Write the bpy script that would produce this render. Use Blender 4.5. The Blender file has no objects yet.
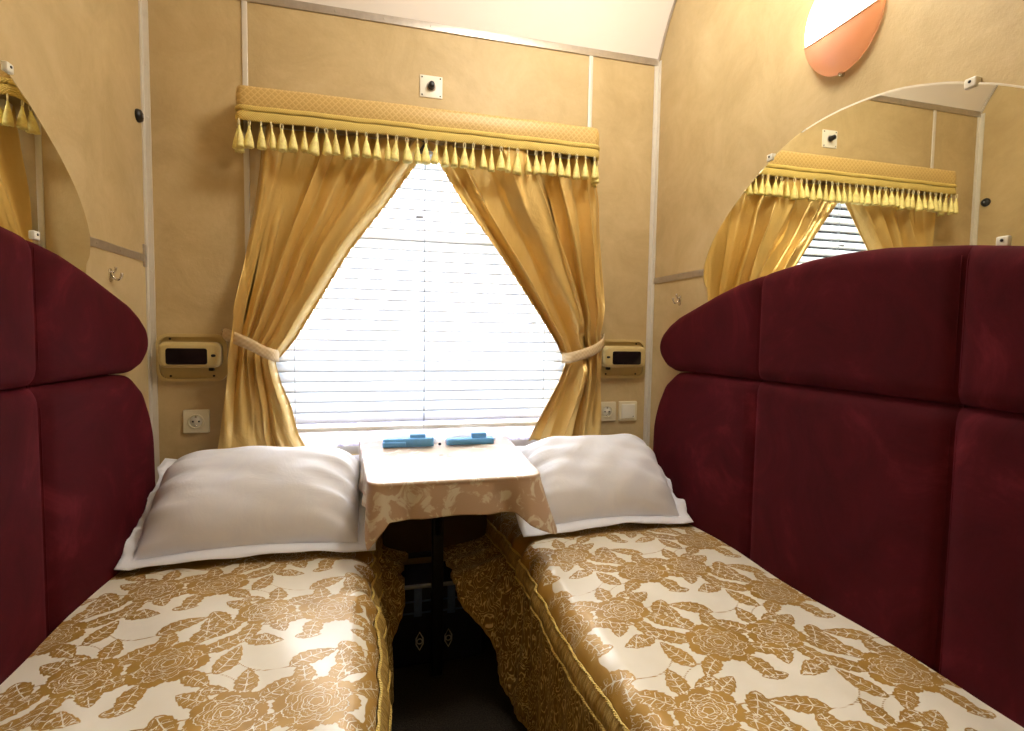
import bpy, bmesh, math, random
import numpy as np
from mathutils import Vector, Matrix
random.seed(7)
rng = np.random.default_rng(7)
PI = math.pi
scene = bpy.context.scene
COL = scene.collection

# ------------------------------------------------------------------ place
D = 2.07                 # window wall
XL, XR = -0.744, 1.156   # partitions
XM = 0.5*(XL+XR)
YR = -0.40               # rear (door) wall
ZC = 2.72                # crown of the ceiling
BED_Z = 0.505

# ------------------------------------------------------------------ helpers
def root_loc(o):
    v = Vector((0, 0, 0))
    while o is not None:
        v = v + o.location
        o = o.parent
    return v

def mesh_obj(name, verts, faces, mat, parent=None, smooth=True, recalc=True, at=None):
    base = root_loc(parent) if parent is not None else Vector(at or (0, 0, 0))
    me = bpy.data.meshes.new(name)
    me.from_pydata([(v[0]-base.x, v[1]-base.y, v[2]-base.z) for v in verts], [], faces)
    if recalc:
        bm = bmesh.new(); bm.from_mesh(me)
        bmesh.ops.recalc_face_normals(bm, faces=bm.faces)
        bm.to_mesh(me); bm.free()
    me.materials.append(mat)
    if smooth:
        for p in me.polygons: p.use_smooth = True
    me.update()
    o = bpy.data.objects.new(name, me)
    COL.objects.link(o)
    if parent is not None: o.parent = parent
    else: o.location = base
    return o

def thing(name, label, cat, loc=(0, 0, 0), group=None):
    o = bpy.data.objects.new(name, None)
    o.empty_display_size = 0.05
    COL.objects.link(o); o.location = loc
    return tag(o, label, cat, group)

def tag(o, label, cat, group=None):
    o['label'] = label; o['category'] = cat
    if group: o['group'] = group
    return o

def struct(o):
    o['kind'] = 'structure'
    return o

class MB:
    """collects verts / faces of one mesh"""
    def __init__(s): s.v = []; s.f = []
    def add(s, v, f):
        n = len(s.v); s.v += [tuple(p) for p in v]; s.f += [tuple(i+n for i in q) for q in f]
        return s
    def box(s, a, b, bev=0.0):
        x0, y0, z0 = [min(p, q) for p, q in zip(a, b)]; x1, y1, z1 = [max(p, q) for p, q in zip(a, b)]
        if bev <= 0:
            v = [(x0,y0,z0),(x1,y0,z0),(x1,y1,z0),(x0,y1,z0),(x0,y0,z1),(x1,y0,z1),(x1,y1,z1),(x0,y1,z1)]
            return s.add(v, [(0,3,2,1),(4,5,6,7),(0,1,5,4),(1,2,6,5),(2,3,7,6),(3,0,4,7)])
        bm = bmesh.new()
        bmesh.ops.create_cube(bm, size=1)
        for w in bm.verts:
            w.co = Vector(((x0+x1)/2 + w.co.x*(x1-x0), (y0+y1)/2 + w.co.y*(y1-y0), (z0+z1)/2 + w.co.z*(z1-z0)))
        bmesh.ops.bevel(bm, geom=list(bm.edges), offset=bev, segments=3, profile=0.5, affect='EDGES')
        bm.verts.index_update()
        s.add([w.co[:] for w in bm.verts], [[w.index for w in f.verts] for f in bm.faces]); bm.free()
        return s
    def grid(s, P, wrap_u=False, wrap_v=False):
        """P[i][j] points"""
        n = len(P); m = len(P[0]); base = len(s.v)
        for r in P: s.v += [tuple(q) for q in r]
        for i in range(n if wrap_u else n-1):
            for j in range(m if wrap_v else m-1):
                a = base+i*m+j; b = base+i*m+(j+1) % m
                c = base+((i+1) % n)*m+(j+1) % m; d = base+((i+1) % n)*m+j
                s.f.append((a, b, c, d))
        return s
    def tube(s, path, r, n=8, closed=False, caps=True):
        P = [Vector(p) for p in path]; m = len(P)
        R = r if hasattr(r, '__len__') else [r]*m
        rings = []; prev = None
        for i in range(m):
            if closed: t = P[(i+1) % m]-P[i-1]
            else: t = P[min(i+1, m-1)]-P[max(i-1, 0)]
            t.normalize()
            if prev is None:
                u = t.orthogonal().normalized()
            else:
                u = (prev - t*prev.dot(t))
                u = u.normalized() if u.length > 1e-6 else t.orthogonal().normalized()
            prev = u; w = t.cross(u)
            rings.append([P[i]+(u*math.cos(2*PI*k/n)+w*math.sin(2*PI*k/n))*R[i] for k in range(n)])
        base = len(s.v)
        s.grid(rings, wrap_u=closed, wrap_v=True)
        if caps and not closed:
            s.f.append(tuple(base+k for k in reversed(range(n))))
            s.f.append(tuple(base+(m-1)*n+k for k in range(n)))
        return s
    def lathe(s, prof, c, axis, n=24, sx=1.0, sy=1.0):
        """prof: (radius, height along axis)"""
        ax = Vector(axis).normalized()
        up = Vector((0, 0, 1)) if abs(ax.z) < 0.9 else Vector((0, 1, 0))
        u = up.cross(ax).normalized(); w = ax.cross(u)
        c = Vector(c)
        rings = [[c+ax*h+(u*math.cos(2*PI*k/n)*sx+w*math.sin(2*PI*k/n)*sy)*max(r, 1e-5) for k in range(n)] for r, h in prof]
        base = len(s.v)
        s.grid(rings, wrap_v=True)
        s.f.append(tuple(base+k for k in range(n)))
        s.f.append(tuple(base+(len(prof)-1)*n+k for k in range(n)))
        return s
    def prism(s, outline, d0, d1, to3, bev=0.0, seg=3):
        """outline (a,b) polygon, extruded from depth d0 to d1 with a rounded front edge; to3(a,b,d)"""
        O = [Vector(p) for p in outline]; n = len(O)
        nor = []
        area = sum(O[i].x*O[(i+1) % n].y-O[(i+1) % n].x*O[i].y for i in range(n))
        sg = 1 if area > 0 else -1
        for i in range(n):
            t = (O[(i+1) % n]-O[i-1]); t.normalize()
            nor.append(Vector((-t.y, t.x))*sg)
        rows = [(0, d0)]
        if bev > 0:
            q = 1 if d1 > d0 else -1
            for k in range(seg+1):
                a = PI/2*k/seg
                rows.append((bev*(1-math.cos(a)), d1-q*bev+q*bev*math.sin(a)))
        else: rows.append((0, d1))
        base = len(s.v)
        s.grid([[to3(*(O[i]+nor[i]*ins), d) for i in range(n)] for ins, d in rows], wrap_v=True)
        m = len(rows)
        s.f.append(tuple(base+k for k in range(n)))
        s.f.append(tuple(base+(m-1)*n+k for k in range(n)))
        return s
    def ring(s, out, inn, d0, d1, to3):
        """frame between two outlines with equal count"""
        n = len(out)
        rows = [(out, d0), (out, d1), (inn, d1), (inn, d0)]
        return s.grid([[to3(p[0], p[1], d) for p in o] for o, d in rows], wrap_u=True, wrap_v=True)
    def build(s, name, mat, parent=None, smooth=True, at=None):
        o = mesh_obj(name, s.v, s.f, mat, parent, smooth, at=at)
        return o

def flat_smooth(o, ang=35):
    me = o.data
    for p in me.polygons: p.use_smooth = True
    try:
        me.set_sharp_from_angle(angle=math.radians(ang))
    except Exception: pass
    return o

def rrect(a0, a1, b0, b1, r, n=5):
    out = []
    for cx, cy, st in ((a1-r, b1-r, 0), (a0+r, b1-r, 90), (a0+r, b0+r, 180), (a1-r, b0+r, 270)):
        for k in range(n+1):
            t = math.radians(st+90*k/n)
            out.append((cx+r*math.cos(t), cy+r*math.sin(t)))
    return out

def lerp_pts(pts, x):
    """piecewise smooth interpolation (monotone in x)"""
    xs = [p[0] for p in pts]; ys = [p[1] for p in pts]
    return float(np.interp(x, xs, ys))

def spline(pts, n):
    """Catmull-Rom through 2D/3D points"""
    P = [Vector(p) for p in pts]; out = []
    m = len(P)-1
    for k in range(n):
        t = k/(n-1)*m; i = min(int(t), m-1); u = t-i
        p0 = P[max(i-1, 0)]; p1 = P[i]; p2 = P[i+1]; p3 = P[min(i+2, m)]
        out.append(0.5*((2*p1)+(p2-p0)*u+(2*p0-5*p1+4*p2-p3)*u*u+(3*p1-p0-3*p2+p3)*u**3))
    return out

def add_solid(o, t, off=0):
    m = o.modifiers.new('thickness', 'SOLIDIFY'); m.thickness = t; m.offset = off
    return o

# ------------------------------------------------------------------ materials
def srgb(r, g, b):
    f = lambda c: (c/255/12.92) if c/255 <= 0.04045 else ((c/255+0.055)/1.055)**2.4
    return (f(r), f(g), f(b), 1)

class Mat:
    def __init__(s, name, **kw):
        s.m = bpy.data.materials.new(name); s.m.use_nodes = True
        s.nt = s.m.node_tree; s.n = s.nt.nodes
        s.p = s.n['Principled BSDF']; s.out = s.n['Material Output']
        s.set(**kw)
    def set(s, **kw):
        names = dict(col='Base Color', rough='Roughness', metal='Metallic', spec='Specular IOR Level', sheen='Sheen Weight',
                     sheen_rough='Sheen Roughness', sheen_tint='Sheen Tint', aniso='Anisotropic', emit='Emission Color',
                     estr='Emission Strength', trans='Transmission Weight', sss='Subsurface Weight', coat='Coat Weight', ior='IOR', alpha='Alpha')
        for k, v in kw.items(): s.p.inputs[names[k]].default_value = v
        return s
    def node(s, t, **kw):
        n = s.n.new(t)
        for k, v in kw.items():
            if k in n.inputs: n.inputs[k].default_value = v
            else: setattr(n, k, v)
        return n
    def link(s, a, b): s.nt.links.new(a, b)
    def coord(s, scale=(1, 1, 1)):
        tc = s.node('ShaderNodeTexCoord'); mp = s.node('ShaderNodeMapping'); mp.inputs['Scale'].default_value = scale
        s.link(tc.outputs['Object'], mp.inputs['Vector'])
        return mp.outputs['Vector']
    def noise(s, scale, detail=4, rough=0.6, vec=None, dist=0):
        n = s.node('ShaderNodeTexNoise'); n.inputs['Scale'].default_value = scale; n.inputs['Detail'].default_value = detail
        n.inputs['Roughness'].default_value = rough; n.inputs['Distortion'].default_value = dist
        s.link(vec if vec is not None else s.coord(), n.inputs['Vector'])
        return n.outputs['Fac']
    def ramp(s, fac, stops):
        r = s.node('ShaderNodeValToRGB')
        while len(r.color_ramp.elements) < len(stops): r.color_ramp.elements.new(0.5)
        for e, (p, c) in zip(r.color_ramp.elements, stops): e.position = p; e.color = c
        s.link(fac, r.inputs['Fac'])
        return r.outputs['Color']
    def mix(s, fac, a, b):
        m = s.node('ShaderNodeMix'); m.data_type = 'RGBA'
        for sock, v in ((m.inputs[0], fac), (m.inputs[6], a), (m.inputs[7], b)):
            if hasattr(v, 'is_output'): s.link(v, sock)
            else: sock.default_value = v
        return m.outputs[2]
    def math(s, op, a, b=None, c=None):
        m = s.node('ShaderNodeMath'); m.operation = op
        for i, v in enumerate((a, b, c)):
            if v is None: continue
            if hasattr(v, 'is_output'): s.link(v, m.inputs[i])
            else: m.inputs[i].default_value = v
        return m.outputs[0]
    def bump(s, h, strength=0.2, dist=0.002):
        b = s.node('ShaderNodeBump'); b.inputs['Strength'].default_value = strength; b.inputs['Distance'].default_value = dist
        s.link(h, b.inputs['Height']); s.link(b.outputs['Normal'], s.p.inputs['Normal'])
        return s
    def color(s, c): s.link(c, s.p.inputs['Base Color']); return s
    def translucent(s, fac, col):
        t = s.node('ShaderNodeBsdfTranslucent')
        if hasattr(col, 'is_output'): s.link(col, t.inputs['Color'])
        else: t.inputs['Color'].default_value = col
        mx = s.node('ShaderNodeMixShader'); mx.inputs[0].default_value = fac
        s.link(s.p.outputs[0], mx.inputs[1]); s.link(t.outputs[0], mx.inputs[2]); s.link(mx.outputs[0], s.out.inputs['Surface'])
        return s

def simple(name, rgb, rough=0.5, var=0.08, scale=30, bump=0.0, **kw):
    m = Mat(name, rough=rough, **kw)
    c = srgb(*rgb)
    f = m.noise(scale, 3)
    m.color(m.ramp(f, [(0.3, tuple(x*(1-var) for x in c[:3])+(1,)), (0.7, tuple(min(1, x*(1+var)) for x in c[:3])+(1,))]))
    if bump: m.bump(m.noise(scale*6, 3), bump, 0.001)
    return m.m

def mk_wall():
    m = Mat('embossed_wallpaper', rough=0.5, spec=0.35)
    a = m.noise(5, 6, 0.65, dist=0.6); b = m.noise(38, 5, 0.6)
    c1 = m.ramp(a, [(0.30, srgb(186, 163, 118)), (0.55, srgb(203, 180, 134)), (0.8, srgb(214, 193, 148))])
    c2 = m.mix(m.math('MULTIPLY', b, 0.35), c1, srgb(178, 150, 102))
    m.color(c2)
    m.bump(m.math('ADD', m.noise(60, 5, 0.7), m.math('MULTIPLY', a, 2.0)), 0.25, 0.004)
    return m.m
def mk_velvet():
    m = Mat('burgundy_velvet', rough=0.82, spec=0.11, sheen=0.15, sheen_rough=0.4)
    m.p.inputs['Sheen Tint'].default_value = srgb(200, 60, 80)
    a = m.noise(3.6, 6, 0.66, dist=1.6); b = m.noise(260, 2)
    c = m.ramp(a, [(0.32, srgb(58, 8, 14)), (0.55, srgb(75, 13, 22)), (0.75, srgb(104, 30, 40))])
    m.color(m.mix(m.math('MULTIPLY', b, 0.25), c, srgb(44, 3, 9)))
    m.bump(b, 0.15, 0.0008)
    return m.m
def mk_satin():
    m = Mat('gold_satin', rough=0.28, spec=0.6, metal=0.38)
    v = m.coord((1, 1, 0.25))
    a = m.noise(9, 4, 0.6, v); w = m.noise(420, 2, 0.5, m.coord((1, 1, 0.15)))
    pk = m.noise(16, 3, 0.6, m.coord((1, 1, 0.7)), 1.5)
    c = m.ramp(a, [(0.3, srgb(220, 186, 108)), (0.7, srgb(236, 204, 132))])
    m.color(c); m.bump(m.math('ADD', m.math('MULTIPLY', w, 0.05), pk), 0.35, 0.010)
    m.translucent(0.05, srgb(224, 184, 110))
    return m.m
def mk_pelmet():
    m = Mat('gold_diamond_brocade', rough=0.42, spec=0.5)
    tc = m.node('ShaderNodeTexCoord'); sp = m.node('ShaderNodeSeparateXYZ'); m.link(tc.outputs['Object'], sp.inputs[0])
    k = 2*PI/0.042
    xx = m.math('MULTIPLY', m.math('ADD', sp.outputs[0], sp.outputs[1]), k); zz = m.math('MULTIPLY', sp.outputs[2], k)
    s1 = m.math('SINE', m.math('ADD', xx, zz)); s2 = m.math('SINE', m.math('SUBTRACT', xx, zz))
    pr = m.math('MINIMUM', m.math('ABSOLUTE', s1), m.math('ABSOLUTE', s2))
    f = m.math('LESS_THAN', pr, 0.33)
    m.color(m.mix(f, srgb(200, 166, 98), srgb(216, 184, 118)))
    m.bump(pr, 0.25, 0.002)
    return m.m
def mk_braid(name='yellow_braid', c0=(214, 182, 88), c1=(246, 222, 134), k=2*PI/0.007, bs=0.6):
    m = Mat(name, rough=0.5, spec=0.4)
    tc = m.node('ShaderNodeTexCoord'); sp = m.node('ShaderNodeSeparateXYZ'); m.link(tc.outputs['Object'], sp.inputs[0])
    xx = m.math('MULTIPLY', m.math('ADD', sp.outputs[0], sp.outputs[1]), k); zz = m.math('MULTIPLY', sp.outputs[2], k)
    h = m.math('MULTIPLY', m.math('SINE', xx), m.math('SINE', zz))
    m.color(m.mix(m.math('MULTIPLY_ADD', h, 0.5, 0.5), srgb(*c0), srgb(*c1)))
    m.bump(h, bs, 0.003)
    return m.m
def mk_brocade():
    m = Mat('floral_brocade', rough=0.42, spec=0.5)
    at = m.node('ShaderNodeAttribute'); at.attribute_name = 'motif'
    av = m.node('ShaderNodeAttribute'); av.attribute_name = 'vein'
    inside = m.node('ShaderNodeMapRange'); inside.inputs[1].default_value = 0.0006; inside.inputs[2].default_value = -0.0006
    m.link(at.outputs['Fac'], inside.inputs[0])
    vn = m.node('ShaderNodeMapRange'); vn.inputs[1].default_value = 0.0006; vn.inputs[2].default_value = 0.0013
    m.link(m.math('ABSOLUTE', av.outputs['Fac']), vn.inputs[0])
    f = m.math('MULTIPLY', inside.outputs[0], vn.outputs[0])
    a = m.noise(14, 3)
    gold = m.ramp(a, [(0.3, srgb(168, 128, 54)), (0.7, srgb(192, 152, 76))])
    ground = m.ramp(m.noise(8, 3), [(0.3, srgb(236, 230, 212)), (0.7, srgb(243, 238, 224))])
    m.color(m.mix(f, ground, gold))
    r = m.node('ShaderNodeMapRange'); r.inputs[3].default_value = 0.30; r.inputs[4].default_value = 0.4
    m.link(f, r.inputs[0]); m.link(r.outputs[0], m.p.inputs['Roughness'])
    m.link(m.math('MULTIPLY', f, 0.15), m.p.inputs['Metallic'])
    w = m.noise(900, 1)
    m.bump(m.math('ADD', m.math('MULTIPLY', f, 0.6), m.math('MULTIPLY', w, 0.25)), 0.3, 0.0012)
    return m.m
def mk_lace():
    m = Mat('scroll_lace', rough=0.55, spec=0.3)
    v = m.coord((1, 1, 0.55))
    n1 = m.noise(24, 2, 0.45, v, 1.6)
    s = m.math('ABSOLUTE', m.math('SINE', m.math('MULTIPLY', n1, 24)))
    c = m.ramp(s, [(0.15, srgb(240, 220, 156)), (0.35, srgb(196, 162, 88)), (0.7, srgb(140, 110, 50))])
    m.color(c); m.bump(s, 0.6, 0.004)
    return m.m
def mk_fringe():
    m = Mat('gold_fringe', rough=0.5, spec=0.4)
    w = m.noise(60, 2, 0.5, m.coord((1, 14, 1)))
    m.color(m.ramp(w, [(0.3, srgb(140, 108, 46)), (0.7, srgb(214, 182, 106))])); m.bump(w, 0.5, 0.003)
    return m.m
def mk_cloth():
    m = Mat('beige_damask', rough=0.32, spec=0.9)
    n1 = m.noise(17, 4, 0.6, None, 1.0)
    f = m.ramp(n1, [(0.52, (0, 0, 0, 1)), (0.58, (1, 1, 1, 1))])
    m.color(m.mix(f, srgb(206, 177, 148), srgb(238, 231, 212))); m.bump(n1, 0.1, 0.002)
    m.translucent(0.12, srgb(220, 190, 150))
    return m.m
def mk_linen():
    m = Mat('white_linen', rough=0.8, spec=0.2, sheen=0.1)
    a = m.noise(7, 5, 0.6, None, 0.8)
    m.color(m.ramp(a, [(0.3, srgb(236, 240, 252)), (0.7, srgb(246, 248, 255))])); m.bump(a, 0.25, 0.01)
    return m.m
def mk_slat():
    m = Mat('white_slat', rough=0.45, spec=0.4)
    m.color(m.ramp(m.noise(20, 2), [(0.3, srgb(232, 234, 238)), (0.7, srgb(240, 242, 245))]))
    m.translucent(0.28, srgb(240, 244, 250))
    return m.m
def mk_sheer():
    m = Mat('white_lace_sheer', rough=0.8)
    n1 = m.noise(26, 3, 0.5, None, 1.5)
    m.color(m.ramp(n1, [(0.44, srgb(176, 164, 200)), (0.54, srgb(240, 238, 248))]))
    m.translucent(0.34, srgb(226, 220, 240))
    return m.m
def mk_glass():
    m = Mat('window_glass')
    t = m.node('ShaderNodeBsdfTransparent'); g = m.node('ShaderNodeBsdfGlossy'); g.inputs['Roughness'].default_value = 0.02
    fr = m.node('ShaderNodeFresnel'); fr.inputs['IOR'].default_value = 1.45
    mx = m.node('ShaderNodeMixShader'); m.link(fr.outputs[0], mx.inputs[0]); m.link(t.outputs[0], mx.inputs[1]); m.link(g.outputs[0], mx.inputs[2])
    m.link(mx.outputs[0], m.out.inputs['Surface'])
    return m.m
def mk_mirror():
    m = Mat('mirror_silver', col=(0.93, 0.93, 0.82, 1), metal=1.0, rough=0.01)
    n1 = m.noise(3, 2)
    m.color(m.ramp(n1, [(0.2, (0.92, 0.92, 0.80, 1)), (0.8, (0.94, 0.94, 0.83, 1))]))
    return m.m
def mk_carpet():
    m = Mat('dark_carpet', rough=0.95, spec=0.1)
    n1 = m.noise(220, 3)
    m.color(m.ramp(n1, [(0.3, srgb(34, 30, 26)), (0.7, srgb(66, 60, 52))])); m.bump(n1, 0.8, 0.004)
    return m.m
def mk_copper():
    m = Mat('copper_plastic', rough=0.3, spec=0.5)
    m.color(m.ramp(m.noise(8, 2), [(0.3, srgb(218, 186, 164)), (0.7, srgb(228, 198, 178))]))
    m.translucent(0.30, srgb(238, 208, 184))
    return m.m

M = dict(
    wall=mk_wall(), velvet=mk_velvet(), satin=mk_satin(), pelmet=mk_pelmet(), braid=mk_braid(), brocade=mk_brocade(), lace=mk_lace(),
    fringe=mk_fringe(), cloth=mk_cloth(), linen=mk_linen(), slat=mk_slat(), sheer=mk_sheer(), glass=mk_glass(), mirror=mk_mirror(),
    carpet=mk_carpet(), copper=mk_copper(),
    tie=mk_braid('cream_lace_band', (216, 190, 146), (230, 208, 168), 2*PI/0.016, 0.1),
    tassel=simple('yellow_tassel', (250, 228, 146), 0.55, 0.18, 90, 0.3),
    loop=simple('pale_cord', (238, 226, 180), 0.5, 0.1, 90),
    ceiling=simple('white_laminate', (238, 230, 222), 0.3, 0.02, 4, spec=0.5),
    steel=simple('brushed_steel', (190, 182, 172), 0.4, 0.08, 40, metal=0.85),
    alu=simple('satin_aluminium', (220, 214, 202), 0.45, 0.03, 40, metal=0.3),
    chrome=simple('chrome', (215, 212, 205), 0.15, 0.03, 20, metal=1.0),
    cream=simple('cream_plastic', (206, 184, 126), 0.38, 0.05, 12, spec=0.5),
    lens=simple('dark_lens', (34, 26, 26), 0.12, 0.1, 10, spec=0.6),
    black=simple('black_plastic', (16, 15, 16), 0.4, 0.1, 30),
    white=simple('white_plastic', (228, 224, 208), 0.4, 0.03, 12),
    ivory=simple('ivory_plastic', (222, 212, 180), 0.4, 0.04, 12),
    navy=simple('navy_fabric', (14, 18, 40), 0.7, 0.15, 60, 0.2),
    webbing=simple('blue_webbing', (74, 98, 150), 0.7, 0.1, 80),
    grey=simple('grey_binding', (150, 156, 168), 0.6, 0.1, 60),
    post=simple('black_enamel', (14, 14, 18), 0.4, 0.1, 20),
    brown=simple('brown_panel', (86, 66, 46), 0.6, 0.1, 12),
    table=simple('beige_laminate', (200, 180, 150), 0.4, 0.05, 12),
    blue=simple('blue_plastic', (104, 174, 238), 0.35, 0.08, 30),
    film=simple('white_film', (236, 240, 248), 0.3, 0.03, 20),
    ringmetal=simple('light_metal', (226, 224, 220), 0.45, 0.03, 20, metal=0.3),
    bluegrey=simple('blue_grey_plastic', (92, 96, 118), 0.4, 0.05, 20),
    wood=simple('berth_laminate', (120, 84, 48), 0.5, 0.12, 14),
)
_m = Mat('lit_diffuser', col=srgb(255, 244, 226), rough=0.4, emit=(1.0, 0.84, 0.62, 1), estr=11.0); M['diffuser'] = _m.m
_m = Mat('lit_bulb', col=srgb(255, 244, 226), emit=(1.0, 0.90, 0.76, 1), estr=22.0); M['bulb'] = _m.m

# ------------------------------------------------------------------ the setting
def wall_box(name, parts, mat):
    mb = MB()
    for a, b in parts: mb.box(a, b)
    return struct(mb.build(name, mat, smooth=False))

WX0, WX1, WZ0, WZ1 = -0.355, 0.78, 0.70, 1.87
wall_box('wall_back', [((XL-.06, D, 0), (WX0, D+.06, 2.8)), ((WX1, D, 0), (XR+.06, D+.06, 2.8)),
                       ((WX0, D, 0), (WX1, D+.06, WZ0)), ((WX0, D, WZ1), (WX1, D+.06, 2.8))], M['wall'])
wall_box('wall_left', [((XL-.06, YR-.06, 0), (XL, D, 2.8))], M['wall'])
wall_box('wall_right', [((XR, YR-.06, 0), (XR+.06, D, 2.8))], M['wall'])
wall_box('wall_rear', [((XL, YR-.06, 0), (XR, YR, 2.8))], M['wall'])
wall_box('floor', [((XL-.06, YR-.06, -.06), (XR+.06, D+.06, 0))], M['carpet'])
# arched ceiling, a white shell that springs from the top of the window wall
prof = spline([(D-.001, 2.316), (2.033, 2.381), (1.99, 2.446), (1.935, 2.512), (1.85, 2.585), (1.72, 2.645), (1.5, 2.69), (1.2, 2.71), (0.7, ZC), (YR, ZC)], 60)
mb = MB()
mb.grid([[(XL, p[0], p[1]) for p in prof]+[(XL, YR, 2.8), (XL, D-.001, 2.8)], [(XR, p[0], p[1]) for p in prof]+[(XR, YR, 2.8), (XR, D-.001, 2.8)]], wrap_v=True)
struct(flat_smooth(mb.build('ceiling', M['ceiling'])))

def screws_on(mb, pts, axis, r=0.0035):
    for p in pts: mb.lathe([(r, 0), (r, .001), (r*.6, .0018)], p, axis, 8)
tn = [0]
def trim(build, mat=None):
    tn[0] += 1
    mb = MB(); build(mb)
    return struct(flat_smooth(mb.build('trim_%d' % tn[0], mat or M['alu'])))
# corner angle strips
def corner(mb, x, s):
    mb.box((x, D-.022, 0), (x+s*.004, D, 2.31)); mb.box((x, D-.004, 0), (x+s*.020, D, 2.31))
    screws_on(mb, [(x+s*.012, D-.004, z) for z in (.95, 1.16, 1.36, 1.53, 1.70, 1.87, 2.04, 2.2)], (0, -1, 0))
trim(lambda mb: corner(mb, XL, 1)); trim(lambda mb: corner(mb, XR, -1))
for x in (-0.432, 0.850):
    trim(lambda mb: mb.box((x-.009, D-.005, .72), (x+.009, D, 2.316), .002))
# steel strip along the springing of the ceiling
def spring(mb):
    mb.box((XL, D-.006, 2.294), (XR, D, 2.322), .001)
    screws_on(mb, [(XL+.1+.17*k, D-.006, 2.308) for k in range(11)], (0, -1, 0))
trim(spring, M['steel'])
# thin bead where the ceiling meets the side walls
def bead(mb, x):
    mb.tube([(x, p[0]-.002, p[1]-.003) for p in prof], .005, 6)
trim(lambda mb: bead(mb, XL+.004), M['steel']); trim(lambda mb: bead(mb, XR-.004), M['steel'])
# horizontal strips on the side walls
def side_strip(mb, x, s):
    mb.box((x, 1.60, 1.389), (x+s*.004, D-.022, 1.412))
    if s > 0: mb.box((x, D-.040, 1.372), (x+s*.006, D-.022, 1.446), .001)
    screws_on(mb, [(x+s*.004, y, 1.40) for y in (1.72, 1.86, 2.0)], (s, 0, 0))
trim(lambda mb: side_strip(mb, XL, 1), M['steel']); trim(lambda mb: side_strip(mb, XR, -1), M['steel'])

# window: frame and pane
mb = MB()
o_ = rrect(WX0, WX1, WZ0, WZ1, .01, 2); i_ = rrect(WX0+.045, WX1-.045, WZ0+.045, WZ1-.045, .03, 2)
mb.ring(o_, i_, D+.012, D+.055, lambda a, b, d: (a, d, b))
mb.box((WX0+.03, D+.018, 1.50), (WX1-.03, D+.05, 1.53), .003)
win = struct(flat_smooth(mb.build('window_1', M['white'], at=(XM, D+.03, WZ0))))
mb = MB().box((WX0+.04, D+.03, WZ0+.04), (WX1-.04, D+.034, WZ1-.04))
struct(mb.build('pane', M['glass'], win, smooth=False))

# ------------------------------------------------------------------ blind
bl = thing('venetian_blind', 'white slatted venetian blind glowing in the window between the gold curtains', 'blind', (XM, D-.03, .80))
BY = D-.030
BX0, BX1 = -0.372, 0.797
MB().box((BX0, BY-.022, 1.835), (BX1, BY+.022, 1.865), .003).build('headrail', M['white'], bl)
mb = MB(); z = 1.822; tilt = math.radians(52); W = .044
while z > .82:
    row0, row1 = [], []
    for k in range(6):
        u = (k/5-.5)*W; cam = .0035*(1-(2*u/W)**2)
        y = BY + u*math.cos(tilt) - cam*math.sin(tilt); zz = z + u*math.sin(tilt) + cam*math.cos(tilt)
        row0.append((y, zz)); row1.append((y+.0005, zz+.0006))
    lp = row0+row1[::-1]
    dz = [0]+[random.uniform(-.0008, .0008) for _ in range(3)]+[0]
    xs = np.linspace(BX0+.003, BX1-.003, 5)
    mb.grid([[(x, p[0], p[1]+d) for p in lp] for x, d in zip(xs, dz)], wrap_v=True)
    z -= .0375
mb.build('slat_panel', M['slat'], bl)
MB().box((BX0, BY-.016, .797), (BX1, BY+.016, .813), .003).build('bottom_rail', M['white'], bl)
for x in (-0.275, 0.183, 0.66):
    mb = MB()
    for dy in (-.0155, .0155):
        mb.tube([(x, BY+dy, .80), (x, BY+dy, 1.4), (x, BY+dy, 1.84)], .0009, 5)
    mb.build('ladder_cord', M['grey'], bl)
mb = MB().box((.150, BY-.026, 1.590), (.176, BY-.02, 1.598), .001).tube([(.183, BY-.024, 1.84), (.183, BY-.024, 1.3), (.184, BY-.024, .83)], .0012, 6)
mb.build('pull_cord', M['grey'], bl)
MB().box((.160, BY-.034, 1.822), (.192, BY-.023, 1.868), .004).tube([(.176, BY-.030, 1.83), (.178, BY-.032, 1.80)], .004, 8).build('tilt_gear', M['bluegrey'], bl)

# lace curtain below the blind
n = 150; rows = []
for k in range(6):
    zz = .870-(.870-.735)*k/5
    rows.append([(BX0+.01+(BX1-BX0-.02)*i/(n-1), D-.004+.003*math.sin(i*1.1)+.0015*math.sin(i*.37), zz) for i in range(n)])
lc = MB().grid(rows).build('lace_curtain', M['sheer'], at=(XM, D-.004, .74))
tag(lc, 'white lace sheer curtain showing below the bottom edge of the blind', 'curtain')

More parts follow.
